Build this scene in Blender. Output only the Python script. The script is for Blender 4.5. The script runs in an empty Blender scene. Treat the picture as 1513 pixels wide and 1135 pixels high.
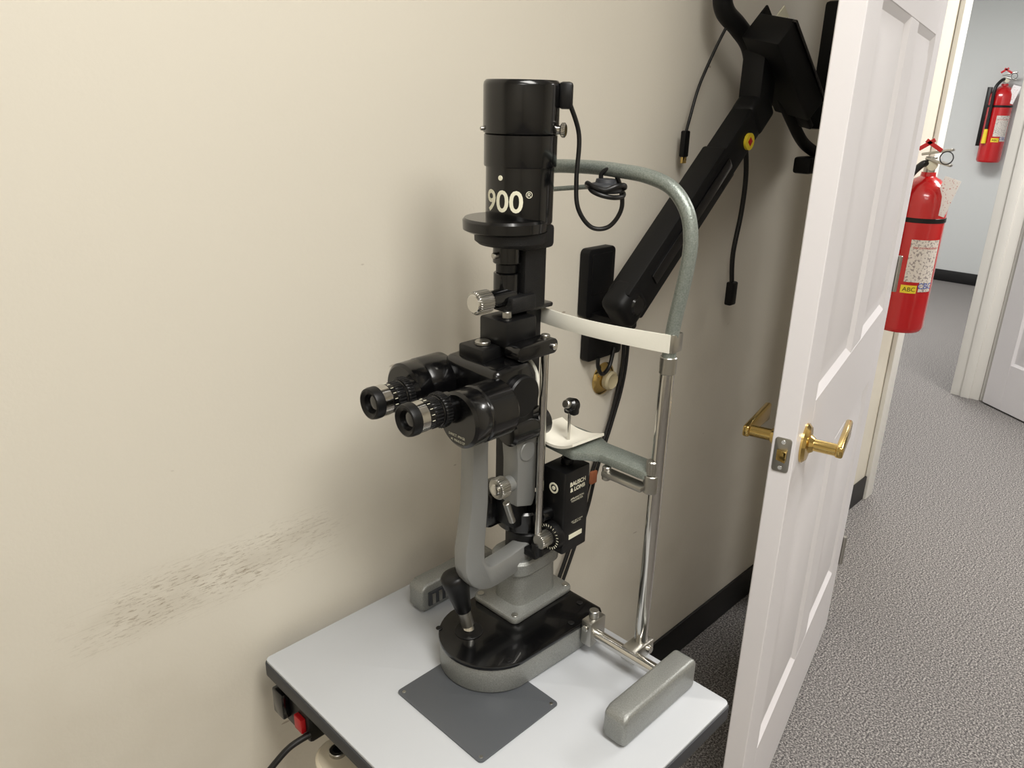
import bpy, bmesh, math, random
from mathutils import Vector, Matrix
random.seed(4)
SC=bpy.context.scene
COL=SC.collection
try:
    SC.view_settings.view_transform='Standard'
except Exception: pass

# ------------------------------------------------------------------ materials
def srgb(r,g,b):
    def c(v):
        v/=255.
        return v/12.92 if v<=.04045 else ((v+.055)/1.055)**2.4
    return (c(r),c(g),c(b),1)
def mat(name,col,rough=.5,metal=0.,bump=None,var=None,spec=.5,coat=0):
    """bump=(scale,strength,dist) var=(scale,colour2,contrast_lo,contrast_hi)"""
    m=bpy.data.materials.new(name);m.use_nodes=True
    nt=m.node_tree;b=nt.nodes['Principled BSDF']
    b.inputs['Base Color'].default_value=col
    b.inputs['Roughness'].default_value=rough
    b.inputs['Metallic'].default_value=metal
    b.inputs['Specular IOR Level'].default_value=spec
    b.inputs['Coat Weight'].default_value=coat
    tc=nt.nodes.new('ShaderNodeTexCoord')
    if bump:
        n=nt.nodes.new('ShaderNodeTexNoise');n.inputs['Scale'].default_value=bump[0];n.inputs['Detail'].default_value=3
        nt.links.new(tc.outputs['Object'],n.inputs['Vector'])
        bp=nt.nodes.new('ShaderNodeBump');bp.inputs['Strength'].default_value=bump[1];bp.inputs['Distance'].default_value=bump[2]
        nt.links.new(n.outputs['Fac'],bp.inputs['Height']);nt.links.new(bp.outputs['Normal'],b.inputs['Normal'])
    if var:
        n=nt.nodes.new('ShaderNodeTexNoise');n.inputs['Scale'].default_value=var[0];n.inputs['Detail'].default_value=4
        nt.links.new(tc.outputs['Object'],n.inputs['Vector'])
        r=nt.nodes.new('ShaderNodeValToRGB');r.color_ramp.elements[0].position=var[2];r.color_ramp.elements[1].position=var[3]
        r.color_ramp.elements[0].color=col;r.color_ramp.elements[1].color=var[1]
        nt.links.new(n.outputs['Fac'],r.inputs['Fac']);nt.links.new(r.outputs['Color'],b.inputs['Base Color'])
    return m

M_black=mat('black_enamel',srgb(8,8,9),.2,0,spec=.45,coat=.25)
M_blackmat=mat('black_satin',srgb(12,12,13),.38,0,bump=(900,.12,.0004),spec=.35)
M_armblk=mat('black_arm_plastic',srgb(13,13,14),.5,0,bump=(900,.12,.0004),spec=.25)
M_crinkle=mat('black_crinkle',srgb(16,16,17),.45,0,bump=(900,.9,.0009),spec=.4)
M_hammer=mat('grey_hammertone',srgb(132,133,130),.34,.4,bump=(620,.5,.0009),var=(620,srgb(152,154,150),.35,.7))
M_hamgreen=mat('green_grey_hammertone',srgb(120,128,122),.34,.4,bump=(560,.5,.0009),var=(560,srgb(146,152,146),.35,.7))
M_greypaint=mat('grey_cast_paint',srgb(138,139,137),.38,.35,bump=(600,.3,.0007))
M_steel=mat('polished_steel',srgb(205,203,198),.14,1,bump=(60,.03,.001))
M_steelb=mat('brushed_steel',srgb(178,176,170),.33,1)
M_brass=mat('polished_brass',srgb(222,192,122),.15,1,bump=(40,.05,.001))
M_white=mat('white_print',srgb(225,222,200),.6)
M_band=mat('white_rubber_band',srgb(228,226,214),.6,bump=(300,.1,.001))
M_paper=mat('chin_paper',srgb(240,236,222),.8)
M_glass=mat('dark_lens',srgb(6,7,10),.05,0,coat=1)
M_doorw=mat('white_door_paint',srgb(230,227,229),.35,0,bump=(30,.05,.002))
M_trim=mat('white_trim_paint',srgb(232,230,224),.4,bump=(30,.05,.002))
M_blackrub=mat('black_vinyl_base',srgb(18,17,18),.5)
M_table=mat('grey_laminate',srgb(192,195,199),.33,0,var=(3,srgb(187,190,194),.3,.7))
M_tedge=mat('dark_table_edge',srgb(52,54,58),.5)
M_mat=mat('dark_plastic_mat',srgb(80,83,87),.38,0,bump=(120,.1,.001))
M_red=mat('red_extinguisher_paint',srgb(186,14,20),.25,0,coat=.6)
M_redp=mat('red_plastic',srgb(190,20,28),.4)
M_yellow=mat('yellow_label',srgb(232,206,50),.5)
M_label=mat('paper_label',srgb(214,206,198),.55,0,var=(160,srgb(150,140,138),.54,.6))
M_tag=mat('white_tag',srgb(235,232,232),.6,0,var=(190,srgb(190,110,112),.6,.66))
M_cream=mat('cream_enamel',srgb(222,212,190),.4)
M_ceil=mat('ceiling_paint',srgb(232,231,228),.9,bump=(80,.3,.004))
M_bluish=mat('pale_grey_wall_paint',srgb(204,206,205),.8,bump=(60,.1,.002))
M_cable=mat('black_cable',srgb(12,12,13),.4)
M_lampglow=mat('ceiling_light_diffuser',srgb(250,248,240),.5)
nt=M_lampglow.node_tree;bb=nt.nodes['Principled BSDF'];bb.inputs['Emission Color'].default_value=(1,.97,.92,1);bb.inputs['Emission Strength'].default_value=3

# wall material with scuffs
def wallmat():
    m=bpy.data.materials.new('cream_wall_paint');m.use_nodes=True
    nt=m.node_tree;N=nt.nodes;L=nt.links;b=N['Principled BSDF'];b.inputs['Roughness'].default_value=.5
    tc=N.new('ShaderNodeTexCoord');sep=N.new('ShaderNodeSeparateXYZ');L.new(tc.outputs['Object'],sep.inputs[0])
    def mr(sock,a,bv,c,d):
        n=N.new('ShaderNodeMapRange');n.interpolation_type='SMOOTHSTEP'
        n.inputs[1].default_value=a;n.inputs[2].default_value=bv;n.inputs[3].default_value=c;n.inputs[4].default_value=d
        L.new(sock,n.inputs[0]);return n.outputs[0]
    def mul(*s):
        o=s[0]
        for t in s[1:]:
            n=N.new('ShaderNodeMath');n.operation='MULTIPLY';L.new(o,n.inputs[0]);L.new(t,n.inputs[1]);o=n.outputs[0]
        return o
    def noise(scale,sc,detail,rough=.5):
        mp=N.new('ShaderNodeMapping');mp.inputs['Scale'].default_value=sc;L.new(tc.outputs['Object'],mp.inputs[0])
        n=N.new('ShaderNodeTexNoise');n.inputs['Scale'].default_value=scale;n.inputs['Detail'].default_value=detail;n.inputs['Roughness'].default_value=rough;L.new(mp.outputs[0],n.inputs['Vector']);return n.outputs['Fac']
    reg=mul(mr(sep.outputs['X'],.12,.28,0,1),mr(sep.outputs['X'],.42,.60,1,0),mr(sep.outputs['Z'],.775,.825,0,1),mr(sep.outputs['Z'],.84,.90,1,0))
    clump=mr(noise(14,(1,1,1.5),3),.38,.55,0,1)
    s1=mul(mr(noise(1,(60,1,330),8,.75),.52,.61,0,.72),clump,reg)
    s2=mul(mr(noise(1,(7,1,420),3,.6),.58,.66,0,.4),reg)
    soft=mul(mr(noise(9,(1,1,3),4),.4,.65,0,.18),reg)
    def add(a,b_):
        n=N.new('ShaderNodeMath');n.operation='ADD';n.use_clamp=True;L.new(a,n.inputs[0]);L.new(b_,n.inputs[1]);return n.outputs[0]
    scr=add(add(s1,s2),soft)
    g=mul(mr(noise(5,(1,1,1),6),.4,.7,0,.22),mr(sep.outputs['Z'],.98,.8,0,1))
    sp=mr(noise(2.2,(8,1,22),1),.775,.80,0,.6)
    mx=N.new('ShaderNodeMix');mx.data_type='RGBA';mx.inputs[6].default_value=srgb(219,213,199);mx.inputs[7].default_value=srgb(184,175,157);L.new(g,mx.inputs[0])
    mx2=N.new('ShaderNodeMix');mx2.data_type='RGBA';mx2.inputs[7].default_value=srgb(150,136,114);L.new(mx.outputs[2],mx2.inputs[6]);L.new(scr,mx2.inputs[0])
    mx3=N.new('ShaderNodeMix');mx3.data_type='RGBA';mx3.inputs[7].default_value=srgb(140,122,100);L.new(mx2.outputs[2],mx3.inputs[6]);L.new(sp,mx3.inputs[0])
    L.new(mx3.outputs[2],b.inputs['Base Color'])
    n4=N.new('ShaderNodeTexNoise');n4.inputs['Scale'].default_value=180;L.new(tc.outputs['Object'],n4.inputs['Vector'])
    bp=N.new('ShaderNodeBump');bp.inputs['Strength'].default_value=.12;bp.inputs['Distance'].default_value=.002;L.new(n4.outputs['Fac'],bp.inputs['Height']);L.new(bp.outputs['Normal'],b.inputs['Normal'])
    return m
M_wall=wallmat()
def carpetmat():
    m=bpy.data.materials.new('grey_speckled_carpet');m.use_nodes=True
    nt=m.node_tree;N=nt.nodes;L=nt.links;b=N['Principled BSDF'];b.inputs['Roughness'].default_value=.95;b.inputs['Specular IOR Level'].default_value=.1
    tc=N.new('ShaderNodeTexCoord')
    n=N.new('ShaderNodeTexNoise');n.inputs['Scale'].default_value=210;n.inputs['Detail'].default_value=3;n.inputs['Roughness'].default_value=.75;L.new(tc.outputs['Object'],n.inputs['Vector'])
    r=N.new('ShaderNodeValToRGB');e=r.color_ramp.elements
    e[0].position=.36;e[0].color=srgb(60,59,60);e[1].position=.66;e[1].color=srgb(194,189,184)
    k=e.new(.5);k.color=srgb(118,115,114)
    L.new(n.outputs['Fac'],r.inputs['Fac']);L.new(r.outputs['Color'],b.inputs['Base Color'])
    bp=N.new('ShaderNodeBump');bp.inputs['Strength'].default_value=.6;bp.inputs['Distance'].default_value=.003;L.new(n.outputs['Fac'],bp.inputs['Height']);L.new(bp.outputs['Normal'],b.inputs['Normal'])
    return m
M_carpet=carpetmat()

# ------------------------------------------------------------------ helpers
def group(name,loc):
    o=bpy.data.objects.new(name,None);o.location=loc;o.empty_display_size=.05;COL.objects.link(o);return o
def finish(parent,name,bm,m,ang=35):
    me=bpy.data.meshes.new(name);bmesh.ops.recalc_face_normals(bm,faces=bm.faces[:]);bm.to_mesh(me);bm.free()
    for p in me.polygons:p.use_smooth=True
    me.set_sharp_from_angle(angle=math.radians(ang))
    if m: me.materials.append(m)
    o=bpy.data.objects.new(name,me);COL.objects.link(o)
    if parent: o.parent=parent;o.location=-Vector(parent.location)
    return o
def boxbm(c,s,bev=.002,rot=None,seg=2):
    bm=bmesh.new();bmesh.ops.create_cube(bm,size=1)
    bmesh.ops.scale(bm,vec=Vector(s),verts=bm.verts)
    if bev>0: bmesh.ops.bevel(bm,geom=bm.edges[:],offset=min(bev,min(s)*.49),segments=seg,affect='EDGES',profile=.5)
    M=Matrix.Translation(Vector(c))
    if rot is not None: M=M@rot
    bmesh.ops.transform(bm,matrix=M,verts=bm.verts);return bm
def box(p,name,c,s,m,bev=.002,rot=None,seg=2): return finish(p,name,boxbm(c,s,bev,rot,seg),m)
def bx(p,name,x,y,z,m,bev=.002): # bounds
    return box(p,name,((x[0]+x[1])/2,(y[0]+y[1])/2,(z[0]+z[1])/2),(x[1]-x[0],y[1]-y[0],z[1]-z[0]),m,bev)
def lathe(p,name,prof,origin,axis,m,seg=64,ang=35):
    """prof: list of (radius,h) along axis from origin"""
    bm=bmesh.new();ax=Vector(axis).normalized();q=ax.to_track_quat('Z','Y').to_matrix().to_4x4()
    rings=[]
    for r,h in prof:
        if r<1e-6: rings.append([bm.verts.new((0,0,h))])
        else: rings.append([bm.verts.new((r*math.cos(2*math.pi*i/seg),r*math.sin(2*math.pi*i/seg),h)) for i in range(seg)])
    for a,b in zip(rings,rings[1:]):
        for i in range(seg):
            j=(i+1)%seg
            if len(a)==1 and len(b)==1: continue
            if len(a)==1: bm.faces.new((a[0],b[i],b[j]))
            elif len(b)==1: bm.faces.new((a[i],a[j],b[0]))
            else: bm.faces.new((a[i],a[j],b[j],b[i]))
    bmesh.ops.transform(bm,matrix=Matrix.Translation(Vector(origin))@q,verts=bm.verts)
    return finish(p,name,bm,m,ang)
def cyl(p,name,p0,p1,r,m,r2=None,bev=.001,seg=48):
    p0=Vector(p0);p1=Vector(p1);L=(p1-p0).length
    if r2 is None:r2=r
    b=min(bev,r*.4,r2*.4,L*.3)
    return lathe(p,name,[(0,0),(r-b,0),(r,b),(r2,L-b),(r2-b,L),(0,L)],p0,p1-p0,m,seg)
def knurl(p,name,p0,p1,r,m,n=30,depth=.0012):
    p0=Vector(p0);p1=Vector(p1);L=(p1-p0).length;bm=bmesh.new()
    q=(p1-p0).normalized().to_track_quat('Z','Y').to_matrix().to_4x4();seg=n*4;rings=[]
    for rr,h in [(r-.002,0),(r,.0015),(r,L-.0015),(r-.002,L)]:
        ring=[]
        for i in range(seg):
            rad=rr-(depth if (i%4)<2 and rr==r else 0);a=2*math.pi*i/seg
            ring.append(bm.verts.new((rad*math.cos(a),rad*math.sin(a),h)))
        rings.append(ring)
    for a,b in zip(rings,rings[1:]):
        for i in range(seg):
            j=(i+1)%seg;bm.faces.new((a[i],a[j],b[j],b[i]))
    bm.faces.new(rings[0][::-1]);bm.faces.new(rings[-1])
    bmesh.ops.transform(bm,matrix=Matrix.Translation(p0)@q,verts=bm.verts)
    return finish(p,name,bm,m,30)
def catmull(pts,n=10,closed=False):
    P=[Vector(a) for a in pts];out=[];k=len(P)
    rng=range(k) if closed else range(k-1)
    for i in rng:
        if closed:a,b,c,d=P[(i-1)%k],P[i],P[(i+1)%k],P[(i+2)%k]
        else:a,b,c,d=P[max(i-1,0)],P[i],P[i+1],P[min(i+2,k-1)]
        for s in range(n):
            t=s/n;out.append(.5*((2*b)+(c-a)*t+(2*a-5*b+4*c-d)*t*t+(3*b-a-3*c+d)*t**3))
    if not closed: out.append(P[-1])
    return out
def tube(p,name,pts,r,m,smooth=True,closed=False,seg=16,n=10):
    P=catmull(pts,n,closed) if smooth else [Vector(a) for a in pts]
    bm=bmesh.new();rings=[];k=len(P);up=None
    for i in range(k):
        if closed:t=(P[(i+1)%k]-P[i-1]).normalized()
        else:t=(P[min(i+1,k-1)]-P[max(i-1,0)]).normalized()
        if up is None:
            up=t.orthogonal().normalized()
        else:
            up=(up-t*up.dot(t)).normalized()
        s=t.cross(up)
        rad=r(i/(k-1)) if callable(r) else r
        rings.append([bm.verts.new(P[i]+(up*math.cos(2*math.pi*j/seg)+s*math.sin(2*math.pi*j/seg))*rad) for j in range(seg)])
    pr=list(zip(rings,rings[1:]))
    if closed: pr.append((rings[-1],rings[0]))
    for a,b in pr:
        for j in range(seg):
            l=(j+1)%seg;bm.faces.new((a[j],a[l],b[l],b[j]))
    if not closed: bm.faces.new(rings[0][::-1]);bm.faces.new(rings[-1])
    return finish(p,name,bm,m,50)
def prism(p,name,poly,plane,a,b,m,bev=.002,seg=2):
    bm=bmesh.new()
    def v(u,w,h): return {'xy':(u,w,h),'xz':(u,h,w),'yz':(h,u,w)}[plane]
    lo=[bm.verts.new(v(u,w,a)) for u,w in poly];hi=[bm.verts.new(v(u,w,b)) for u,w in poly]
    bm.faces.new(lo[::-1]);bm.faces.new(hi);k=len(poly)
    for i in range(k):
        j=(i+1)%k;bm.faces.new((lo[i],lo[j],hi[j],hi[i]))
    bmesh.ops.recalc_face_normals(bm,faces=bm.faces[:])
    if bev>0:
        es=[e for e in bm.edges if len(e.link_faces)==2 and e.calc_face_angle(0)>.6]
        bmesh.ops.bevel(bm,geom=es,offset=bev,segments=seg,affect='EDGES',profile=.5)
    return finish(p,name,bm,m)
def rrect(x0,x1,y0,y1,r,n=6):
    o=[]
    for cx,cy,a0 in ((x1-r,y1-r,0),(x0+r,y1-r,90),(x0+r,y0+r,180),(x1-r,y0+r,270)):
        for i in range(n+1):
            a=math.radians(a0+90*i/n);o.append((cx+r*math.cos(a),cy+r*math.sin(a)))
    return o
def sweep(p,name,path,w,t_axis,thick,m,bev=.003):
    """flat bar: outline path in xz plane with widths, extruded in y"""
    L=[];Rr=[];k=len(path)
    for i,(x,z,ww) in enumerate(path):
        a=path[max(i-1,0)];b=path[min(i+1,k-1)];d=Vector((b[0]-a[0],b[1]-a[1])).normalized();n=Vector((-d.y,d.x))
        L.append((x+n.x*ww/2,z+n.y*ww/2));Rr.append((x-n.x*ww/2,z-n.y*ww/2))
    return prism(p,name,L+Rr[::-1],'xz',t_axis-thick/2,t_axis+thick/2,m,bev)
def text_mesh(p,name,body,size,m,fn,bold=0):
    cu=bpy.data.curves.new(name,'FONT');cu.body=body;cu.size=size;cu.align_x='CENTER';cu.offset=bold;cu.extrude=0.0;cu.resolution_u=4
    to=bpy.data.objects.new(name,cu);COL.objects.link(to);bpy.context.view_layer.update()
    me=bpy.data.meshes.new_from_object(to);COL.objects.unlink(to);bpy.data.objects.remove(to)
    bm=bmesh.new();bm.from_mesh(me);bmesh.ops.subdivide_edges(bm,edges=[e for e in bm.edges if e.calc_length()>size*.15],cuts=2)
    for v in bm.verts: v.co=Vector(fn(v.co.x,v.co.y))
    return finish(p,name,bm,m)
def cylpatch(p,name,cx,cy,r,a0,a1,z0,z1,m,n=16):
    bm=bmesh.new();g=[]
    for i in range(n+1):
        a=math.radians(a0+(a1-a0)*i/n);g.append((bm.verts.new((cx+r*math.cos(a),cy+r*math.sin(a),z0)),bm.verts.new((cx+r*math.cos(a),cy+r*math.sin(a),z1))))
    for a,b in zip(g,g[1:]): bm.faces.new((a[0],b[0],b[1],a[1]))
    return finish(p,name,bm,m)

# ------------------------------------------------------------------ room shell
WY=.90
FX=7.5
bx(None,'floor',(-2,8.5),(-2.5,3.2),(-.05,0),M_carpet,0)
bx(None,'ceiling',(-2,8.5),(-2.5,3.2),(2.5,2.55),M_ceil,0)
bx(None,'wall_left',(-2,2.90),(WY,WY+.1),(0,2.5),M_wall,0)
bx(None,'wall_back',(-2.1,-2),(-2.5,3.2),(0,2.5),M_wall,0)
bx(None,'wall_right',(-2,8.5),(-2.6,-2.5),(0,2.5),M_wall,0)
bx(None,'wall_far',(FX,FX+.1),(-2.5,3.2),(0,2.5),M_bluish,0)
bx(None,'wall_hall',(4.46,FX),(WY,WY+.14),(0,2.5),M_bluish,0)
bx(None,'wall_hall_header',(2.90,4.46),(WY,WY+.1),(2.1,2.5),M_wall,0)
bx(None,'wall_far_room',(2.4,FX),(3.1,3.2),(0,2.5),M_bluish,0)
bx(None,'wall_far_room_side',(2.3,2.4),(WY+.1,3.1),(0,2.5),M_bluish,0)
g=group('wall_partition',(2.13,0,0))
bx(g,'stub',(2.10,2.155),(.715,WY),(0,2.5),M_wall,0)
bx(g,'header',(2.10,2.155),(-.27,.715),(2.08,2.5),M_wall,0)
bx(g,'long_part',(2.10,2.155),(-2.5,-.27),(0,2.5),M_wall,0)
def baseb(name,x,y): bx(None,name,x,y,(0,.10),M_blackrub,.003)
baseb('baseboard_left',(-2,2.10),(WY-.008,WY))
baseb('baseboard_hall',(2.156,2.89),(WY-.008,WY))
baseb('baseboard_far',(FX-.008,FX),(WY+.15,3.1))
baseb('baseboard_hall_far',(4.6,FX-.01),(WY-.008,WY))
g=group('trim_1',(2.92,WY,0))
bx(g,'casing_left',(2.885,2.955),(WY-.018,WY-.0005),(0,2.12),M_trim,.004)
bx(g,'reveal_left',(2.90,2.92),(WY,WY+.1),(0,2.1),M_trim,.002)
bx(g,'casing_right',(4.44,4.51),(WY-.018,WY-.0005),(0,2.12),M_trim,.004)
bx(g,'reveal_right',(4.435,4.46),(WY,WY+.14),(0,2.1),M_trim,.002)
bx(g,'stop_right',(4.425,4.436),(WY+.045,WY+.09),(0,2.1),M_trim,.002)
bx(g,'casing_top',(2.885,4.51),(WY-.018,WY-.0005),(2.10,2.17),M_trim,.004)
g=group('trim_2',(2.12,.7,0))
bx(g,'jamb_hinge',(2.095,2.16),(.70,.714),(0,2.08),M_trim,.002)
bx(g,'jamb_strike',(2.09,2.165),(-.27,-.255),(0,2.08),M_trim,.002)
bx(g,'jamb_head',(2.09,2.165),(-.27,.714),(2.065,2.08),M_trim,.002)

# ------------------------------------------------------------------ doors
def lever(p,side,x,z,T,suffix):
    y0=T/2*side
    def Y(v): return y0+side*v
    lathe(p,'rosette_'+suffix,[(0,0),(.033,0),(.033,.003),(.028,.008),(.016,.010),(.012,.016),(0,.016)],(x,y0,z),(0,side,0),M_brass)
    cyl(p,'neck_'+suffix,(x,Y(.01),z),(x,Y(.052),z),.010,M_brass)
    bm=boxbm((x+.045,Y(.056),z+.001),(.115,.012,.026),.004,seg=3)
    for v in bm.verts:
        t=(v.co.x-x)/.10
        v.co.z=z+(v.co.z-z)*(.75+.55*max(0,t)); v.co.y+= -side*.006*max(0,t)**2
    finish(p,'lever_'+suffix,bm,M_brass)
def make_door(name,W,T=.036,Ht=2.03):
    """local: x from latch(0) to hinge(W), y thickness centred, z up"""
    g=group(name,(0,0,0))
    st=.115;mu=.11
    rails=[(0.0,.24),(.80,.985),(1.585,1.69),(1.915,Ht)]
    core=boxbm((W/2,0,Ht/2),(W-.01,T-.018,Ht-.01),0)
    def add(b2):
        me=bpy.data.meshes.new('t');b2.to_mesh(me);b2.free();core.from_mesh(me);bpy.data.meshes.remove(me)
    cx=W/2
    def bar(xa,xb,za,zb): add(boxbm(((xa+xb)/2,0,(za+zb)/2),(xb-xa,T,zb-za),.0015,seg=1))
    bar(0,st,0,Ht);bar(W-st,W,0,Ht);
    for a,b in rails: bar(st-.0005,W-st+.0005,a,b)
    zs=[(.24,.80),(.985,1.585),(1.69,1.915)]
    for a,b in zs:
        bar(cx-mu/2,cx+mu/2,a-.0005,b+.0005)
        for xa,xb in ((st,cx-mu/2),(cx+mu/2,W-st)):
            for s in (1,-1):
                bm=bmesh.new()
                def ring(i,y): return [bm.verts.new((xx,y,zz)) for xx,zz in ((xa+i,a+i),(xb-i,a+i),(xb-i,b-i),(xa+i,b-i))]
                R=[ring(0,s*(T/2-.0006)),ring(.012,s*(T/2-.0085)),ring(.024,s*(T/2-.0085)),ring(.052,s*(T/2-.002)),]
                for r1,r2 in zip(R,R[1:]):
                    for k in range(4): bm.faces.new((r1[k],r1[(k+1)%4],r2[(k+1)%4],r2[k]))
                bm.faces.new(R[-1]);add(bm)
    finish(g,'leaf',core,M_doorw,20)
    z=.925
    lever(g,-1,.068,z,T,'near');lever(g,1,.068,z,T,'far')
    prism(g,'latch_plate',rrect(-.0128,.0128,z-.029,z+.029,.005),'yz',-.0018,.0,M_steelb,.0004)
    prism(g,'latch_bolt',[(-.012,-.008),(.0,-.008),(0,.008),(-.004,.008)],'xy',z-.009,z+.009,M_brass,.0008)
    for dz in (-.022,.022): cyl(g,'plate_screw',(-.0022,0,z+dz),(-.0015,0,z+dz),.0035,M_steel,bev=.0002)
    for zz in (.25,1.05,1.8):
        cyl(g,'hinge_knuckle',(W+.006,-T/2-.004,zz-.045),(W+.006,-T/2-.004,zz+.045),.006,M_steelb)
        bx(g,'hinge_leaf',(W-.0005,W+.002),(-T/2,T/2-.004),(zz-.045,zz+.045),M_steelb,.0004)
    return g
d=make_door('door_1',.955)
a=math.radians(12.5);d.location=(1.085-.018*math.sin(a),.447+.018*math.cos(a),.008);d.rotation_euler=(0,0,a)
d=make_door('door_2',.80)
hx,hy=4.425,.868;dx,dy=.56,.828
d.location=(hx-dx*.8,hy-dy*.8,.008);d.rotation_euler=(0,0,math.atan2(dy,dx))

# ------------------------------------------------------------------ table
g=group('instrument_table',(.6,.62,0))
prism(g,'top_laminate',rrect(.392,.798,.361,.868,.008),'xy',.690,.695,M_table,.0012)
prism(g,'top_core',rrect(.390,.800,.359,.870,.009),'xy',.668,.6905,M_tedge,.002)
bx(g,'apron',(.44,.75),(.42,.82),(.63,.668),M_tedge,.004)
lathe(g,'column',[(.0,.06),(.05,.06),(.05,.36),(.046,.365),(.034,.365),(.034,.63),(0,.63)],(.6,.62,0),(0,0,1),M_cream)
bx(g,'foot_bar',(.565,.635),(.37,.86),(.035,.075),M_cream,.01)
bx(g,'foot_bar_cross_1',(.40,.78),(.38,.43),(.035,.07),M_cream,.01)
bx(g,'foot_bar_cross_2',(.40,.78),(.80,.85),(.035,.07),M_cream,.01)
for x in (.42,.76):
    for y in (.405,.825):
        cyl(g,'caster_wheel',(x-.012,y,.0205),(x+.012,y,.0205),.02,M_blackmat)
bx(g,'control_box',(.402,.50),(.775,.865),(.596,.666),M_blackmat,.006)
bx(g,'rocker_switch',(.395,.404),(.784,.804),(.612,.636),M_redp,.002)
bx(g,'outlet_face',(.390,.404),(.825,.853),(.612,.655),M_black,.003)
lathe(g,'bracket_arm',[(0,0),(.034,0),(.038,.006),(.038,.030),(.034,.034),(0,.034)],(.425,.728,.566),(0,0,1),M_cream)
bx(g,'bracket_arm_bar',(.405,.60),(.60,.715),(.568,.598),M_cream,.01)
cyl(g,'bracket_bolt',(.420,.734,.599),(.420,.734,.606),.012,M_steelb)
cyl(g,'bracket_bolt_hole',(.420,.734,.606),(.420,.734,.6064),.007,M_blackmat,bev=.0001)
tube(g,'power_lead',[(.405,.778,.612),(.375,.785,.603),(.345,.79,.58),(.32,.80,.55),(.305,.80,.48),(.30,.79,.3),(.34,.78,.012)],.0045,M_cable)

g=group('plastic_base_mat',(.55,.6,.695))
prism(g,'sheet',rrect(.486,.628,.517,.684,.006),'xy',.6955,.6975,M_mat,.0004)
for x,y in ((.493,.524),(.493,.676),(.620,.524)): cyl(g,'pin',(x,y,.697),(x,y,.698),.0025,M_steelb,bev=.0003)

# ------------------------------------------------------------------ slit lamp
g=group('slit_lamp',(.68,.66,.698))
TZ=.6985
def dshape(off):
    pts=[]
    cx,cy,r=.625,.645,.073+off
    for i in range(25):
        a=math.radians(100+160*i/24);pts.append((cx+r*math.cos(a),cy+r*math.sin(a)))
    pts+=[(.772+off,.566-off),(.778+off,.572),(.778+off,.718),(.772+off,.724+off)]
    return pts
prism(g,'base_casting',dshape(0),'xy',TZ,.736,M_hammer,.0015)
prism(g,'base_top_plate',dshape(.0015),'xy',.736,.743,M_black,.0015)
for x,y in ((.575,.70),(.60,.585),(.72,.578),(.765,.70),(.765,.60)): cyl(g,'base_screw',(x,y,.743),(x,y,.7442),.0045,M_blackmat,bev=.0004)
cyl(g,'joystick_well',(.602,.667,.743),(.602,.667,.7445),.020,M_blackmat)
jb=Vector((.602,.667,.748));jt=Vector((.588,.682,.834));ja=jt-jb
lathe(g,'joystick_ball',[(0,-.008),(.006,-.006),(.0085,0),(.006,.006),(0,.008)],jb,(0,0,1),M_steel)
cyl(g,'joystick_sleeve',jb+ja*.05,jb+ja*.36,.0088,M_steelb,bev=.001)
lathe(g,'joystick_grip',[(0,0),(.0105,0),(.0115,.002),(.0135,.018),(.0175,.040),(.0195,.052),(.0193,.057),(.0165,.061),(.008,.0625),(0,.0628)],jb+ja*.34,ja,M_blackmat,ang=60)
prism(g,'pedestal_plate',rrect(.655,.782,.628,.718,.010),'xy',.743,.753,M_hammer,.003)
for x,y in ((.664,.637),(.664,.709),(.773,.637),(.773,.709)): cyl(g,'plate_screw',(x,y,.753),(x,y,.7545),.005,M_steelb,bev=.0004)
bm=bmesh.new();rings=[]
for z,sx,sy,r in ((.753,.044,.030,.02),(.80,.042,.029,.02),(.806,.050,.034,.025),(.824,.051,.035,.025),(.828,.048,.032,.022)):
    rings.append([bm.verts.new((.722+u,.673+v,z)) for u,v in rrect(-sx,sx,-sy,sy,r)])
for a_,b_ in zip(rings,rings[1:]):
    k=len(a_)
    for i in range(k): bm.faces.new((a_[i],a_[(i+1)%k],b_[(i+1)%k],b_[i]))
bm.faces.new(rings[0][::-1]);bm.faces.new(rings[-1]);finish(g,'pedestal',bm,M_hammer)
def arcpts(cx,cz,r,a0,a1,w0,w1,n=8):
    return [(cx+r*math.cos(math.radians(a0+(a1-a0)*i/n)),cz+r*math.sin(math.radians(a0+(a1-a0)*i/n)),w0+(w1-w0)*i/n) for i in range(n+1)]
path=[(.606,1.060,.030),(.606,1.02,.028),(.605,.95,.031),(.600,.905,.034),(.597,.885,.036)]+arcpts(.635,.866,.038,175,275,.036,.036)+[(.67,.830,.036),(.71,.838,.034),(.765,.845,.034)]
sweep(g,'microscope_arm',path,0,.660,.026,M_greypaint,.005)
cyl(g,'arm_hub',(.725,.672,.826),(.725,.672,.866),.034,M_blackmat,bev=.003)
bx(g,'arm_top_clamp',(.592,.640),(.642,.682),(1.045,1.066),M_greypaint,.004)
cyl(g,'column_foot',(.720,.68,.866),(.720,.68,.90),.038,M_black,bev=.003)
bx(g,'column_black',(.708,.738),(.672,.704),(.88,1.21),M_blackmat,.003)
bx(g,'column_slide',(.676,.704),(.655,.695),(.880,1.02),M_blackmat,.004)
prism(g,'column_casting',[(.668,.925),(.700,.915),(.706,.93),(.706,1.03),(.696,1.045),(.676,1.045),(.664,1.03),(.668,.99)],'xz',.642,.672,M_greypaint,.004)
cyl(g,'casting_barrel',(.685,.640,1.005),(.685,.646,1.005),.014,M_greypaint)
knurl(g,'width_knob',(.640,.655,.958),(.656,.655,.958),.015,M_steelb)
cyl(g,'width_knob_cap',(.637,.655,.958),(.641,.655,.958),.008,M_steel)
cyl(g,'width_shaft',(.655,.655,.958),(.675,.655,.958),.011,M_greypaint)
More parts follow.
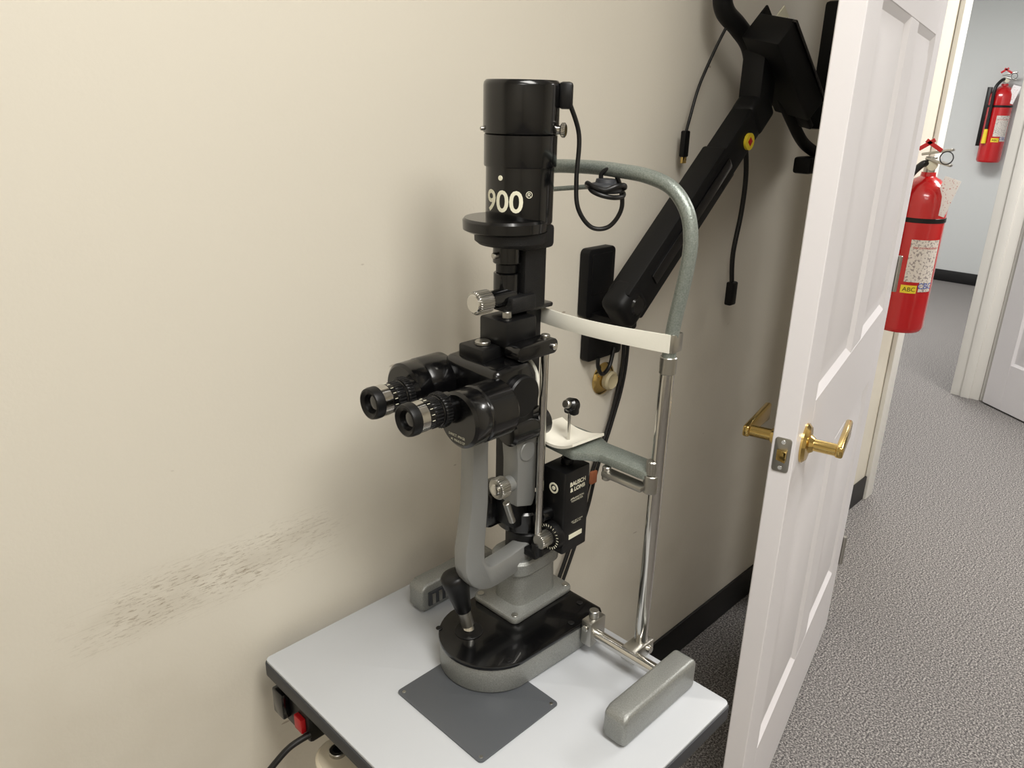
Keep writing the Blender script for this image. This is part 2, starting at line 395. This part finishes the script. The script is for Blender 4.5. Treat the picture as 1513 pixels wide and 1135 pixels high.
cyl(g,'lock_lever',(.655,.650,.935),(.668,.650,.900),.005,M_steelb)
bx(g,'lower_cover',(.66,.71),(.69,.73),(.87,.93),M_black,.008)
cyl(g,'pivot_barrel',(.650,.648,1.040),(.722,.648,1.040),.020,M_black,bev=.004)
bx(g,'pivot_block',(.62,.69),(.635,.69),(1.05,1.085),M_blackmat,.004)
# microscope body
prism(g,'microscope_body',[(.600,1.078),(.665,1.070),(.675,1.085),(.675,1.128),(.660,1.147),(.600,1.143)],'xz',.616,.716,M_black,.010,3)
bx(g,'body_top_block',(.612,.660),(.652,.698),(1.140,1.160),M_blackmat,.003)
cyl(g,'body_top_screw',(.630,.672,1.160),(.630,.672,1.165),.010,M_steelb)
cyl(g,'objective_barrel',(.67,.663,1.105),(.688,.663,1.105),.032,M_black,bev=.002)
cyl(g,'objective_ring',(.688,.663,1.105),(.693,.663,1.105),.033,M_band,bev=.001)
cyl(g,'magnification_drum',(.640,.606,1.105),(.640,.618,1.105),.027,M_blackmat,bev=.002)
for nm,yh,ye,zh,rh in (('near',.618,.637,1.099,.0355),('far',.722,.705,1.108,.034)):
    k_=rh/.037
    lathe(g,'prism_housing_'+nm,[(0,0),(.032*k_,0),(.036*k_,.003),(.0365*k_,.022),(.0355*k_,.0235),(.0355*k_,.026),(.037*k_,.028),(.037*k_,.066),(.034*k_,.070),(0,.070)],(.540,yh,zh),(1,0,0),M_black)
    X0=.478
    ZE=1.110
    lathe(g,'eyecup_'+nm,[(0,.010),(.0105,.009),(.012,.003),(.0165,0),(.0185,.001),(.0195,.005),(.0195,.012),(0,.012)],(X0,ye,ZE),(1,0,0),M_blackmat)
    lathe(g,'eye_lens_'+nm,[(0,0),(.006,.0006),(.0112,.003)],(X0+.005,ye,ZE),(1,0,0),M_glass)
    cyl(g,'chrome_ring_'+nm,(X0+.012,ye,ZE),(X0+.024,ye,ZE),.0190,M_steel,bev=.0005)
    cyl(g,'diopter_ring_'+nm,(X0+.024,ye,ZE),(X0+.032,ye,ZE),.0182,M_black,bev=.0006)
    knurl(g,'diopter_knurl_'+nm,(X0+.032,ye,ZE),(X0+.044,ye,ZE),.0188,M_blackmat,n=26)
    knurl(g,'ocular_collar_'+nm,(X0+.046,ye,ZE),(X0+.056,ye,ZE),.0215,M_blackmat,n=34)
    cyl(g,'ocular_seat_'+nm,(X0+.044,ye,ZE),(X0+.066,ye,ZE),.0185,M_black)
    for k in range(6):
        an=math.radians(175+k*22)
        c=Vector((X0+.028,ye+.0184*math.cos(an),ZE-.0184*math.sin(an)))
        box(g,'diopter_mark',c,(.004,.0006,.0006),M_white,0)
text_mesh(g,'housing_text_1','DIRECT. IMAGE',.0042,M_white,lambda x,y:(.5397,.619-x,1.078+y))
text_mesh(g,'housing_text_2','M. 900/0.5127',.0042,M_white,lambda x,y:(.5397,.617-x,1.072+y))

# illumination bracket
cyl(g,'rod_steel',(.700,.630,.85),(.700,.630,1.160),.0052,M_steel)
cyl(g,'rod_steel_rear',(.712,.640,.86),(.712,.640,1.150),.0050,M_steelb)
cyl(g,'rod_socket',(.700,.630,.842),(.700,.630,.862),.009,M_blackmat)
bx(g,'rod_socket_bar',(.690,.725),(.625,.68),(.838,.850),M_blackmat,.003)
prism(g,'tilt_arm',rrect(.640,.712,1.145,1.165,.008),'xz',.618,.644,M_black,.002)
cyl(g,'tilt_arm_screw',(.703,.614,1.155),(.703,.619,1.155),.0045,M_steel)
cyl(g,'tilt_arm_cap',(.700,.630,1.163),(.700,.630,1.169),.006,M_steelb)
bx(g,'bracket_block',(.640,.695),(.640,.69),(1.158,1.193),M_blackmat,.004)
bx(g,'bracket_tongue',(.690,.742),(.655,.690),(1.193,1.200),M_black,.003)
cyl(g,'bracket_pin',(.655,.655,1.193),(.655,.655,1.202),.006,M_steelb)
knurl(g,'bracket_thumbscrew',(.664,.655,1.128),(.664,.655,1.158),.011,M_steelb,n=20)
box(g,'head_column',(.705,.672,1.246),(.040,.036,.100),M_crinkle,.004)
cyl(g,'filter_barrel',(.674,.676,1.205),(.674,.676,1.245),.0165,M_black)
cyl(g,'filter_barrel_mid',(.674,.676,1.245),(.674,.676,1.257),.0135,M_blackmat)
cyl(g,'filter_barrel_top',(.674,.676,1.257),(.674,.676,1.30),.0175,M_black)
cyl(g,'filter_tip',(.650,.676,1.268),(.662,.676,1.268),.004,M_steelb)
box(g,'knob_saddle',(.680,.670,1.208),(.044,.044,.022),M_crinkle,.004)
cyl(g,'slit_knob_shaft',(.634,.668,1.216),(.676,.668,1.216),.0115,M_black)
knurl(g,'slit_knob',(.612,.668,1.216),(.635,.668,1.216),.0145,M_steelb,n=28)
cyl(g,'slit_knob_cap',(.6095,.668,1.216),(.613,.668,1.216),.0115,M_steel)
lathe(g,'filter_disc',[(0,0),(.046,0),(.052,.003),(.0525,.014),(.050,.017),(0,.017)],(.671,.677,1.296),(0,0,1),M_black)
lathe(g,'filter_disc_housing',[(0,0),(.040,0),(.045,.004),(.0455,.016),(0,.016)],(.679,.675,1.281),(0,0,1),M_crinkle)
box(g,'head_block',(.698,.670,1.290),(.054,.058,.030),M_crinkle,.006)
LX,LY=.689,.671
lathe(g,'lamp_housing_lower',[(0,1.307),(.041,1.307),(.0415,1.309),(.0415,1.374),(0,1.374)],(LX,LY,0),(0,0,1),M_black)
lathe(g,'lamp_housing_middle',[(0,1.3735),(.0435,1.3735),(.044,1.375),(.044,1.4095),(.0425,1.411),(0,1.411)],(LX,LY,0),(0,0,1),M_black)
lathe(g,'lamp_housing_upper',[(0,1.4115),(.0445,1.4115),(.0452,1.413),(.0452,1.464),(.0445,1.4675),(.042,1.470),(.0265,1.470),(.024,1.468),(.022,1.466),(.0215,1.44),(0,1.44)],(LX,LY,0),(0,0,1),M_black)
def onl(x,y):
    r=.0419;an=math.radians(195)+x/r
    return (LX+r*math.cos(an),LY+r*math.sin(an),1.3235+y)
text_mesh(g,'lamp_text','900',.035,M_white,onl,bold=.0006)
def onl2(x,y):
    r=.0419;an=math.radians(240)+x/r
    return (LX+r*math.cos(an),LY+r*math.sin(an),1.340+y)
text_mesh(g,'lamp_text_mark','\u00ae',.011,M_white,onl2)
an=math.radians(191);dv=Vector((math.cos(an),math.sin(an),0))
cyl(g,'lamp_dot',Vector((LX,LY,1.362))+dv*.0405,Vector((LX,LY,1.362))+dv*.0420,.003,M_white,bev=.0002)
for an_,rr,mm in ((297,.0085,M_steel),(148,.004,M_steelb)):
    dv=Vector((math.cos(math.radians(an_)),math.sin(math.radians(an_)),0));c=Vector((LX,LY,1.416))
    cyl(g,'lamp_clamp_screw',c+dv*.043,c+dv*.0495,rr*.6,mm);
    if rr>.005: knurl(g,'lamp_clamp_knob',c+dv*.049,c+dv*.055,rr,mm,n=20,depth=.0007)
dv=Vector((math.cos(math.radians(306)),math.sin(math.radians(306)),0));c=Vector((LX,LY,1.462))
box(g,'lamp_plug',c+dv*.052+Vector((0,0,-.008)),(.016,.014,.03),M_blackmat,.004,rot=Matrix.Rotation(math.radians(306),4,'Z'))
tube(g,'lamp_cable',[c+dv*.056+Vector((0,0,-.015)),(.738,.622,1.41),(.737,.622,1.36),(.738,.618,1.325),(.752,.607,1.302),(.768,.592,1.303),(.775,.580,1.325),(.770,.580,1.352),(.762,.588,1.372),(.757,.600,1.366),(.760,.598,1.35)],.0028,M_cable)

# side box (hanging tonometer)
DX=-.011
prism(g,'side_box',rrect(.735+DX,.788+DX,.605,.648,.003,3),'xy',.842,.970,M_blackmat,.0015)
cyl(g,'side_box_mount',(.708,.635,.90),(.735,.632,.90),.010,M_black)
lathe(g,'dial_ring',[(0,0),(.022,0),(.0225,.002),(.0205,.011),(0,.011)],(.726,.624,.868),(-1,0,0),M_blackmat)
for k in range(24):
    an=2*math.pi*k/24
    c=Vector((.7145,.624+.0175*math.cos(an),.868+.0175*math.sin(an)))
    box(g,'dial_tick',c,(.0006,.0008,.0035),M_white,0,rot=Matrix.Rotation(an-math.pi/2,4,'X'))
knurl(g,'dial_knob',(.694,.624,.868),(.715,.624,.868),.0115,M_steelb,n=24)
lathe(g,'logo_ring',[(.0055,0),(.008,0),(.008,.0006),(.0055,.0006)],(.7345+DX,.625,.942),(-1,0,0),M_white)
cyl(g,'logo_dot',(.7345+DX,.625,.942),(.7338+DX,.625,.942),.003,M_white,bev=.0001)
YB=.6046
text_mesh(g,'box_text_1','BAUSCH',.0088,M_white,lambda x,y:(.762+DX+x,YB,.947+y),bold=.0003)
text_mesh(g,'box_text_2','& LOMB',.0088,M_white,lambda x,y:(.762+DX+x,YB,.938+y),bold=.0003)
text_mesh(g,'box_text_3','APPLANATION\nTONOMETER',.0042,M_white,lambda x,y:(.762+DX+x,YB,.925+y))
text_mesh(g,'box_text_4','CAT. NO. 71-55-06\nMADE IN USA',.003,M_white,lambda x,y:(.764+DX+x,YB,.888+y))
bx(g,'box_serial_plate',(.748+DX,.776+DX),(.6042,.6052),(.862,.869),M_white,0)
cyl(g,'probe_seat',(.752,.627,.970),(.752,.627,.980),.009,M_black)
cyl(g,'probe_boss',(.752,.627,.980),(.752,.627,.990),.005,M_black,r2=.003)
cyl(g,'probe_rod',(.752,.627,.98),(.752,.627,1.052),.0022,M_steel)
cyl(g,'probe_head',(.748,.627,1.060),(.764,.627,1.054),.010,M_black,bev=.003)
cyl(g,'probe_head_tip',(.742,.627,1.0625),(.749,.627,1.060),.006,M_steelb)
bx(g,'probe_head_block',(.750,.762),(.617,.637),(1.044,1.062),M_blackmat,.003)

def foot(name,x0,x1,y0,y1,h):
    o=prism(g,name,[(x0+.004,TZ-.003),(x0,TZ+.004),(x0,TZ+h*.86),(x0+.012,TZ+h),(x1-.006,TZ+h),(x1,TZ+h-.006),(x1,TZ-.003)],'xz',y0,y1,M_hammer,.006,3);return o
foot('rail_foot_near',.626,.788,.410,.444,.045)
foot('rail_foot_far',.616,.775,.790,.824,.045)
bx(g,'rail_far_recess',(.628,.70),(.7865,.7905),(.706,.73),M_tedge,.001)
for i in range(5): bx(g,'rail_rack_tooth',(.634+i*.013,.640+i*.013),(.785,.788),(.708,.726),M_steelb,.0005)
cyl(g,'axle',(.742,.440,.728),(.742,.795,.728),.0085,M_steel)
bx(g,'axle_bracket',(.728,.762),(.548,.566),(.712,.752),M_steelb,.002)
cyl(g,'axle_bracket_knob',(.745,.557,.752),(.745,.557,.764),.007,M_steelb)
cyl(g,'axle_bracket_screw',(.727,.557,.742),(.724,.557,.742),.005,M_steel)
for y,nm in ((.490,'near'),(.745,'far')):
    yy=y-(.003 if y<.6 else -.003)
    bx(g,'upright_foot_'+nm,(.738,.785),(y-.012,y+.012),(.716,.738),M_steelb,.003)
    cyl(g,'upright_bolt_'+nm,(.772,y-.016,.727),(.772,y-.011,.727),.006,M_steel)
    cyl(g,'upright_'+nm,(.768,y,.735),(.766,yy,1.16),.0092,M_steel)
    cyl(g,'upright_collar_'+nm,(.766,yy,1.138),(.766,yy,1.16),.0105,M_steelb)
half=[(.766,.487,1.16),(.766,.484,1.20),(.766,.474,1.268),(.766,.473,1.305),(.766,.482,1.335),(.766,.505,1.358),(.766,.54,1.368),(.766,.58,1.371)]
full=half+[(.766,.615,1.372)]+[(x,1.23-y,z) for x,y,z in half[::-1]]
tube(g,'headrest_arch',full,.0085,M_hamgreen,seg=24)
bm=bmesh.new();vv=[];n=24
for i in range(n+1):
    t=i/n;y=.482+(.748-.482)*t;s=math.sin(math.pi*t)
    x=.757-.022*s;zc=1.178
    h_=.0115-.0015*s
    ring=[bm.verts.new((x+dx_,y,zc+dz)) for dx_,dz in ((0,-h_),(-.001*s,0),(.002*s,h_),(.0018+.002*s,h_),(.0018,0),(.0018,-h_))]
    vv.append(ring)
for a_,b_ in zip(vv,vv[1:]):
    for i in range(6): bm.faces.new((a_[i],a_[(i+1)%6],b_[(i+1)%6],b_[i]))
bm.faces.new(vv[0]);bm.faces.new(vv[-1][::-1]);finish(g,'forehead_band',bm,M_band)
for y in (.482,.748): bx(g,'band_clip',(.758,.779),(y-.005,y+.003),(1.166,1.190),M_steelb,.002)
cyl(g,'fixation_rod',(.766,.700,1.338),(.766,.600,1.352),.003,M_hamgreen)
lathe(g,'fixation_knob',[(0,0),(.018,0),(.020,.003),(.018,.010),(.013,.012),(.012,.016),(0,.016)],(.757,.592,1.345),(0,0,1),M_tedge)
tube(g,'cable_coil',[(.757+.023*math.cos(t),.592+.023*math.sin(t),1.353+.003*math.sin(3*t)) for t in [2*math.pi*i/10 for i in range(10)]],.003,M_cable,closed=True,seg=10)
tube(g,'cable_coil.001',[(.757+.024*math.cos(t),.590+.018*math.sin(t),1.347+.006*math.sin(t)) for t in [2*math.pi*i/10 for i in range(10)]],.003,M_cable,closed=True,seg=10)
prism(g,'chinrest_plate',[(.752,.765),(.752,.700),(.735,.685),(.728,.600),(.750,.570),(.750,.498),(.760,.486),(.782,.486),(.788,.500),(.788,.585),(.800,.610),(.800,.680),(.788,.700),(.788,.765)],'xy',.992,1.005,M_hamgreen,.003)
bm=bmesh.new();rows=[];NX,NY=10,12
for i in range(NX+1):
    row=[]
    for j in range(NY+1):
        u=i/NX;v=j/NY;x=.724+.068*u;y=.596+.078*v
        z=1.006+.012*(2*v-1)**2*(1-.3*u)
        row.append(bm.verts.new((x,y,z)))
    rows.append(row)
for i in range(NX):
    for j in range(NY): bm.faces.new((rows[i][j],rows[i+1][j],rows[i+1][j+1],rows[i][j+1]))
ex=bmesh.ops.extrude_face_region(bm,geom=bm.faces[:]);
for v in [e for e in ex['geom'] if isinstance(e,bmesh.types.BMVert)]: v.co.z-=.004
finish(g,'chin_cup',bm,M_paper)
knurl(g,'chinrest_clamp_knob',(.760,.492,1.000),(.760,.492,1.020),.008,M_steelb,n=16,depth=.0006)
cyl(g,'chinrest_clamp_body',(.760,.492,.975),(.760,.492,1.000),.010,M_steelb)
bx(g,'chinrest_link',(.742,.760),(.495,.560),(.978,.986),M_steelb,.002)
cyl(g,'chinrest_link_pin',(.750,.556,.972),(.750,.556,.992),.006,M_steelb)
cyl(g,'chin_height_post',(.768,.70,.90),(.768,.70,.994),.008,M_black)

# ------------------------------------------------------------------ monitor wall arm
g=group('monitor_wall_arm',(1.25,.86,1.2))
MB=M_armblk
WF=WY-.001
prism(g,'wall_plate_upper',rrect(1.085,1.165,1.065,1.195,.010),'xz',WF-.022,WF,MB,.003)
prism(g,'wall_plate_upper_cover',rrect(1.095,1.155,1.11,1.185,.004),'xz',WF-.024,WF-.02,MB,.001)
prism(g,'wall_plate_lower',rrect(1.10,1.205,.975,1.040,.008),'xz',WF-.02,WF,MB,.003)
bx(g,'wall_channel',(1.12,1.165),(WF-.018,WF),(.985,1.10),MB,.003)
cyl(g,'shoulder_pivot',(1.130,.83,1.045),(1.130,.83,1.10),.022,MB,bev=.004)
bx(g,'shoulder_bracket',(1.10,1.165),(.815,.885),(1.045,1.075),MB,.006)
A=Vector((1.105,.805,1.108));B=Vector((1.475,.80,1.435));d_=(B-A);L=d_.length
ang=-math.atan2(d_.z,d_.x);R_=Matrix.Rotation(ang,4,'Y')
box(g,'beam_lower_cover',A+d_*.36,(L*.74,.050,.070),MB,.005,rot=R_)
box(g,'beam_upper_cover',A+d_*.82,(L*.40,.046,.064),MB,.005,rot=R_)
box(g,'beam_ridge',A+d_*.42+Vector((0,-.026,.0)),(L*.60,.006,.022),M_black,.002,rot=R_)
box(g,'beam_end_cap',A+d_*1.0,(.07,.052,.070),MB,.012,rot=R_,seg=4)
box(g,'beam_foot_cap',A+Vector((0,0,0)),(.070,.056,.072),MB,.018,rot=R_,seg=4)
cyl(g,'foot_pin',A+Vector((0,-.031,0)),A+Vector((0,.031,0)),.018,M_black,bev=.003)
box(g,'elbow_riser',(1.482,.80,1.490),(.058,.05,.12),MB,.008)
tube(g,'pole',[(1.482,.81,1.51),(1.470,.82,1.555),(1.435,.83,1.585),(1.39,.835,1.61),(1.375,.835,1.65),(1.372,.835,1.75),(1.372,.835,1.95)],.018,MB,seg=20)
c=B+Vector((-.045,-.035,-.055));cyl(g,'warning_sticker',c+Vector((0,.014,0)),c+Vector((0,.0075,0)),.016,M_yellow,bev=.0002)
box(g,'warning_sticker_mark',c+Vector((0,.0072,0)),(.012,.001,.012),M_redp,.0001,rot=Matrix.Rotation(.7,4,'Y'))
T=Matrix.Translation(Vector((1.528,.765,1.522)))@Matrix.Rotation(math.radians(38),4,'Y')@Matrix.Rotation(math.radians(14),4,'X')
def tb(name,c,s,m,bev=.003):
    bm=boxbm((0,0,0),s,bev);bmesh.ops.transform(bm,matrix=T@Matrix.Translation(Vector(c)),verts=bm.verts);return finish(g,name,bm,m)
tb('tray_floor',(0,0,-.035),(.215,.084,.008),MB)
tb('tray_front',(0,-.040,-.013),(.215,.006,.050),MB)
tb('tray_back',(0,.040,.000),(.215,.006,.076),MB)
tb('tray_end_1',(-.105,0,-.010),(.006,.084,.056),MB)
tb('tray_end_2',(.105,0,-.010),(.006,.084,.056),MB)
tb('tray_lip',(0,-.043,.012),(.222,.010,.006),M_black,.002)
tb('tray_papers',(.015,.020,.012),(.15,.006,.085),M_label,.0005)
tb('tray_papers.001',(-.025,.029,.018),(.11,.003,.090),M_white,.0005)
tb('tray_handle',(.118,-.02,-.03),(.05,.03,.012),MB)
tube(g,'monitor_strut',[(1.56,.79,1.47),(1.62,.785,1.415),(1.68,.78,1.37),(1.76,.77,1.34)],.012,MB)
box(g,'strut_hinge',(1.70,.775,1.325),(.06,.04,.035),MB,.006)
bx(g,'monitor_shell',(1.69,1.98),(.745,.785),(1.40,1.65),MB,.008)
bx(g,'monitor_stem',(1.75,1.79),(.755,.785),(1.33,1.43),MB,.005)
bx(g,'monitor_panel',(1.700,1.972),(.7435,.746),(1.41,1.64),M_glass,.001)
tube(g,'hanging_power_cord',[(1.47,.835,1.40),(1.52,.85,1.405),(1.57,.86,1.37),(1.60,.865,1.30),(1.605,.868,1.22),(1.59,.868,1.13),(1.60,.868,1.06)],.0055,M_cable)
box(g,'cord_socket',(1.603,.868,1.035),(.026,.018,.055),MB,.004)
tube(g,'usb_lead',[(1.41,.83,1.60),(1.40,.85,1.55),(1.385,.87,1.48),(1.37,.875,1.42),(1.365,.878,1.39)],.003,M_cable)
box(g,'usb_plug',(1.365,.878,1.372),(.018,.012,.05),MB,.003)
box(g,'usb_tip',(1.366,.878,1.342),(.014,.006,.014),M_brass,.001)
tube(g,'strap',[(1.118,.868,.985),(1.12,.868,.965),(1.14,.872,.945),(1.165,.875,.955),(1.18,.878,.99)],.004,M_cable)
g2=group('power_cable',(1.15,.86,.6))
tube(g2,'lead_1',[(1.21,.885,1.08),(1.222,.885,1.0),(1.218,.885,.92),(1.19,.885,.82),(1.15,.885,.74),(1.12,.885,.66),(1.07,.88,.56),(1.02,.875,.48),(.96,.87,.40),(.90,.86,.25),(.88,.85,.02)],.0042,M_cable)
tube(g2,'lead_2',[(1.225,.885,1.07),(1.236,.885,.98),(1.228,.885,.90),(1.20,.885,.82),(1.158,.885,.72),(1.135,.885,.64),(1.08,.88,.54),(1.03,.875,.46),(.97,.87,.38),(.91,.86,.25),(.90,.84,.02)],.0036,M_cable)
box(g2,'cable_tie',(1.142,.880,.715),(.018,.008,.028),mat('orange_tag',srgb(150,90,60),.5),.002)
g3=group('wall_door_stop',(1.178,.89,.920))
lathe(g3,'plate',[(0,0),(.034,0),(.034,.002),(.026,.008),(.020,.010),(0,.010)],(1.178,WF,.920),(0,-1,0),M_brass)
lathe(g3,'bumper',[(.014,.008),(.019,.012),(.020,.022),(.016,.026),(.010,.022),(0,.022)],(1.178,WF,.920),(0,-1,0),mat('rubber_bumper',srgb(176,164,132),.5))

# ------------------------------------------------------------------ fire extinguisher
M_blue=mat('label_blue_ink',srgb(40,80,170),.5)
def extinguisher(cx,cy,z0,name,s=1.0):
    g=group(name,(cx,cy,z0));r=.072*s
    def Z_(h): return z0+h*s
    lathe(g,'cylinder',[(0,.0),(r*.9,.0),(r*.97,.006*s),(r,.015*s),(r,.40*s),(r*.97,.425*s),(r*.80,.452*s),(r*.5,.470*s),(r*.3,.478*s),(r*.28,.49*s),(0,.49*s)],(cx,cy,z0),(0,0,1),M_red)
    cyl(g,'valve_body',(cx,cy,Z_(.485)),(cx,cy,Z_(.535)),.016*s,M_steelb)
    lathe(g,'gauge',[(0,0),(.016*s,0),(.016*s,.008*s),(0,.010*s)],(cx-.016*s,cy-.008*s,Z_(.512)),(-.8,-.6,0),M_white)
    box(g,'lever_top',(cx-.018*s,cy-.020*s,Z_(.550)),(.024*s,.085*s,.008*s),M_steelb,.002,rot=Matrix.Rotation(math.radians(-12),4,'X'))
    box(g,'lever_bottom',(cx-.018*s,cy-.028*s,Z_(.522)),(.024*s,.075*s,.008*s),M_steelb,.002,rot=Matrix.Rotation(math.radians(14),4,'X'))
    tube(g,'pull_pin_ring',[(cx-.03*s,cy-.050*s+.018*s*math.cos(t),Z_(.535)+.018*s*math.sin(t)) for t in [2*math.pi*i/8 for i in range(8)]],.0018*s,M_tedge,closed=True,seg=8)
    box(g,'seal_ribbon',(cx-.032*s,cy-.01*s,Z_(.568)),(.003*s,.055*s,.012*s),M_redp,.001,rot=Matrix.Rotation(math.radians(30),4,'X'))
    box(g,'seal_ribbon.001',(cx-.032*s,cy+.010*s,Z_(.570)),(.003*s,.050*s,.012*s),M_redp,.001,rot=Matrix.Rotation(math.radians(-35),4,'X'))
    a=math.radians(158);hx_=cx+(r+.012*s)*math.cos(a);hy_=cy+(r+.012*s)*math.sin(a)
    tube(g,'hose',[(cx-.012*s,cy+.0*s,Z_(.515)),(cx-.045*s,cy+.012*s,Z_(.51)),(hx_,hy_,Z_(.46)),(hx_,hy_,Z_(.35)),(hx_,hy_,Z_(.20))],.010*s,M_cable)
    cyl(g,'nozzle',(hx_,hy_,Z_(.21)),(hx_,hy_,Z_(.12)),.011*s,M_yellow,r2=.014*s)
    lathe(g,'strap',[(r+.0005,.345*s),(r+.0016,.346*s),(r+.0016,.358*s),(r+.0005,.359*s)],(cx,cy,z0),(0,0,1),M_blackmat)
    cylpatch(g,'label_main',cx,cy,r+.0008,190,262,Z_(.165),Z_(.295),M_label)
    cylpatch(g,'label_class',cx,cy,r+.0010,186,222,Z_(.130),Z_(.155),M_yellow)
    cylpatch(g,'label_blue',cx,cy,r+.0012,226,262,Z_(.135),Z_(.175),M_label)
    def f(x,y):
        an=math.radians(205)+x/r;return (cx+(r+.0016)*math.cos(an),cy+(r+.0016)*math.sin(an),Z_(.136)+y)
    text_mesh(g,'label_letters','ABC',.019*s,M_blackmat,f)
    def f2(x,y):
        an=math.radians(243)+x/r;return (cx+(r+.0018)*math.cos(an),cy+(r+.0018)*math.sin(an),Z_(.145)+y)
    text_mesh(g,'label_icons','CBC',.026*s,M_blue,f2)
    def f3(x,y):
        an=math.radians(226)+x/r;return (cx+(r+.0016)*math.cos(an),cy+(r+.0016)*math.sin(an),Z_(.268)+y)
    text_mesh(g,'label_title','FIRE EXTINGUISHER',.0085*s,M_redp,f3)
    box(g,'inspection_tag',(cx-.035*s,cy-.068*s,Z_(.425)),(.0012,.05*s,.11*s),M_tag,.0003,rot=Matrix.Rotation(math.radians(14),4,'X')@Matrix.Rotation(math.radians(-8),4,'Z'))
    bx(g,'wall_bracket',(cx-.018*s,cx+.018*s),(cy+r-.004,cy+r+.025),(Z_(.10),Z_(.47)),M_blackmat,.002)
    return g
extinguisher(2.60,.803,.775,'fire_extinguisher')
extinguisher(7.40,1.855,1.035,'fire_extinguisher.001',1.22)

# ------------------------------------------------------------------ lights
def area(name,loc,size,power,col):
    l=bpy.data.lights.new(name,'AREA');l.shape='RECTANGLE';l.size=size[0];l.size_y=size[1];l.energy=power;l.color=col
    o=bpy.data.objects.new(name,l);o.location=loc;COL.objects.link(o);return o
def fixture(name,x,y,sx,sy,power,col):
    g=group(name,(x,y,2.48))
    bx(g,'housing',(x-sx/2-.02,x+sx/2+.02),(y-sy/2-.02,y+sy/2+.02),(2.465,2.499),M_trim,.003)
    bx(g,'diffuser',(x-sx/2,x+sx/2),(y-sy/2,y+sy/2),(2.460,2.4655),M_lampglow,.001)
    a=area(name+'_lamp',(x,y,2.455),(sx,sy),power,col);a.parent=g;a.location=(0,0,2.455-2.48)
fixture('ceiling_light',.35,-.40,.6,1.2,33,(1,.975,.93))
fixture('added_fill_light',-1.1,-1.3,.6,1.2,14,(1,.975,.93))  # unseen fixture added behind the camera to fill and brighten the room
fixture('ceiling_light.002',3.3,-.2,.6,1.2,58,(1,.975,.945))
fixture('ceiling_light.003',5.4,2.0,.6,1.2,60,(1,.98,.96))
w=bpy.data.worlds.new('world');SC.world=w;w.use_nodes=True
w.node_tree.nodes['Background'].inputs[0].default_value=(1,.98,.95,1);w.node_tree.nodes['Background'].inputs[1].default_value=.3

# ------------------------------------------------------------------ camera
yaw=math.radians(44.5);p=math.radians(20.4);ro=math.radians(1.2)
Fh=Vector((math.cos(yaw),math.sin(yaw),0));Zv=Vector((0,0,1))
F=Fh*math.cos(p)-Zv*math.sin(p);U0=Fh*math.sin(p)+Zv*math.cos(p);R0=F.cross(U0)
R=R0*math.cos(ro)+U0*math.sin(ro);U=U0*math.cos(ro)-R0*math.sin(ro)
cd=bpy.data.cameras.new('camera');cam=bpy.data.objects.new('camera',cd);COL.objects.link(cam)
cd.sensor_fit='HORIZONTAL';cd.sensor_width=36;cd.lens=1136/1513*36;cd.clip_start=.02
M=Matrix((R,U,-F)).transposed().to_4x4();M.translation=Vector((0,0,1.45));cam.matrix_world=M
SC.camera=cam
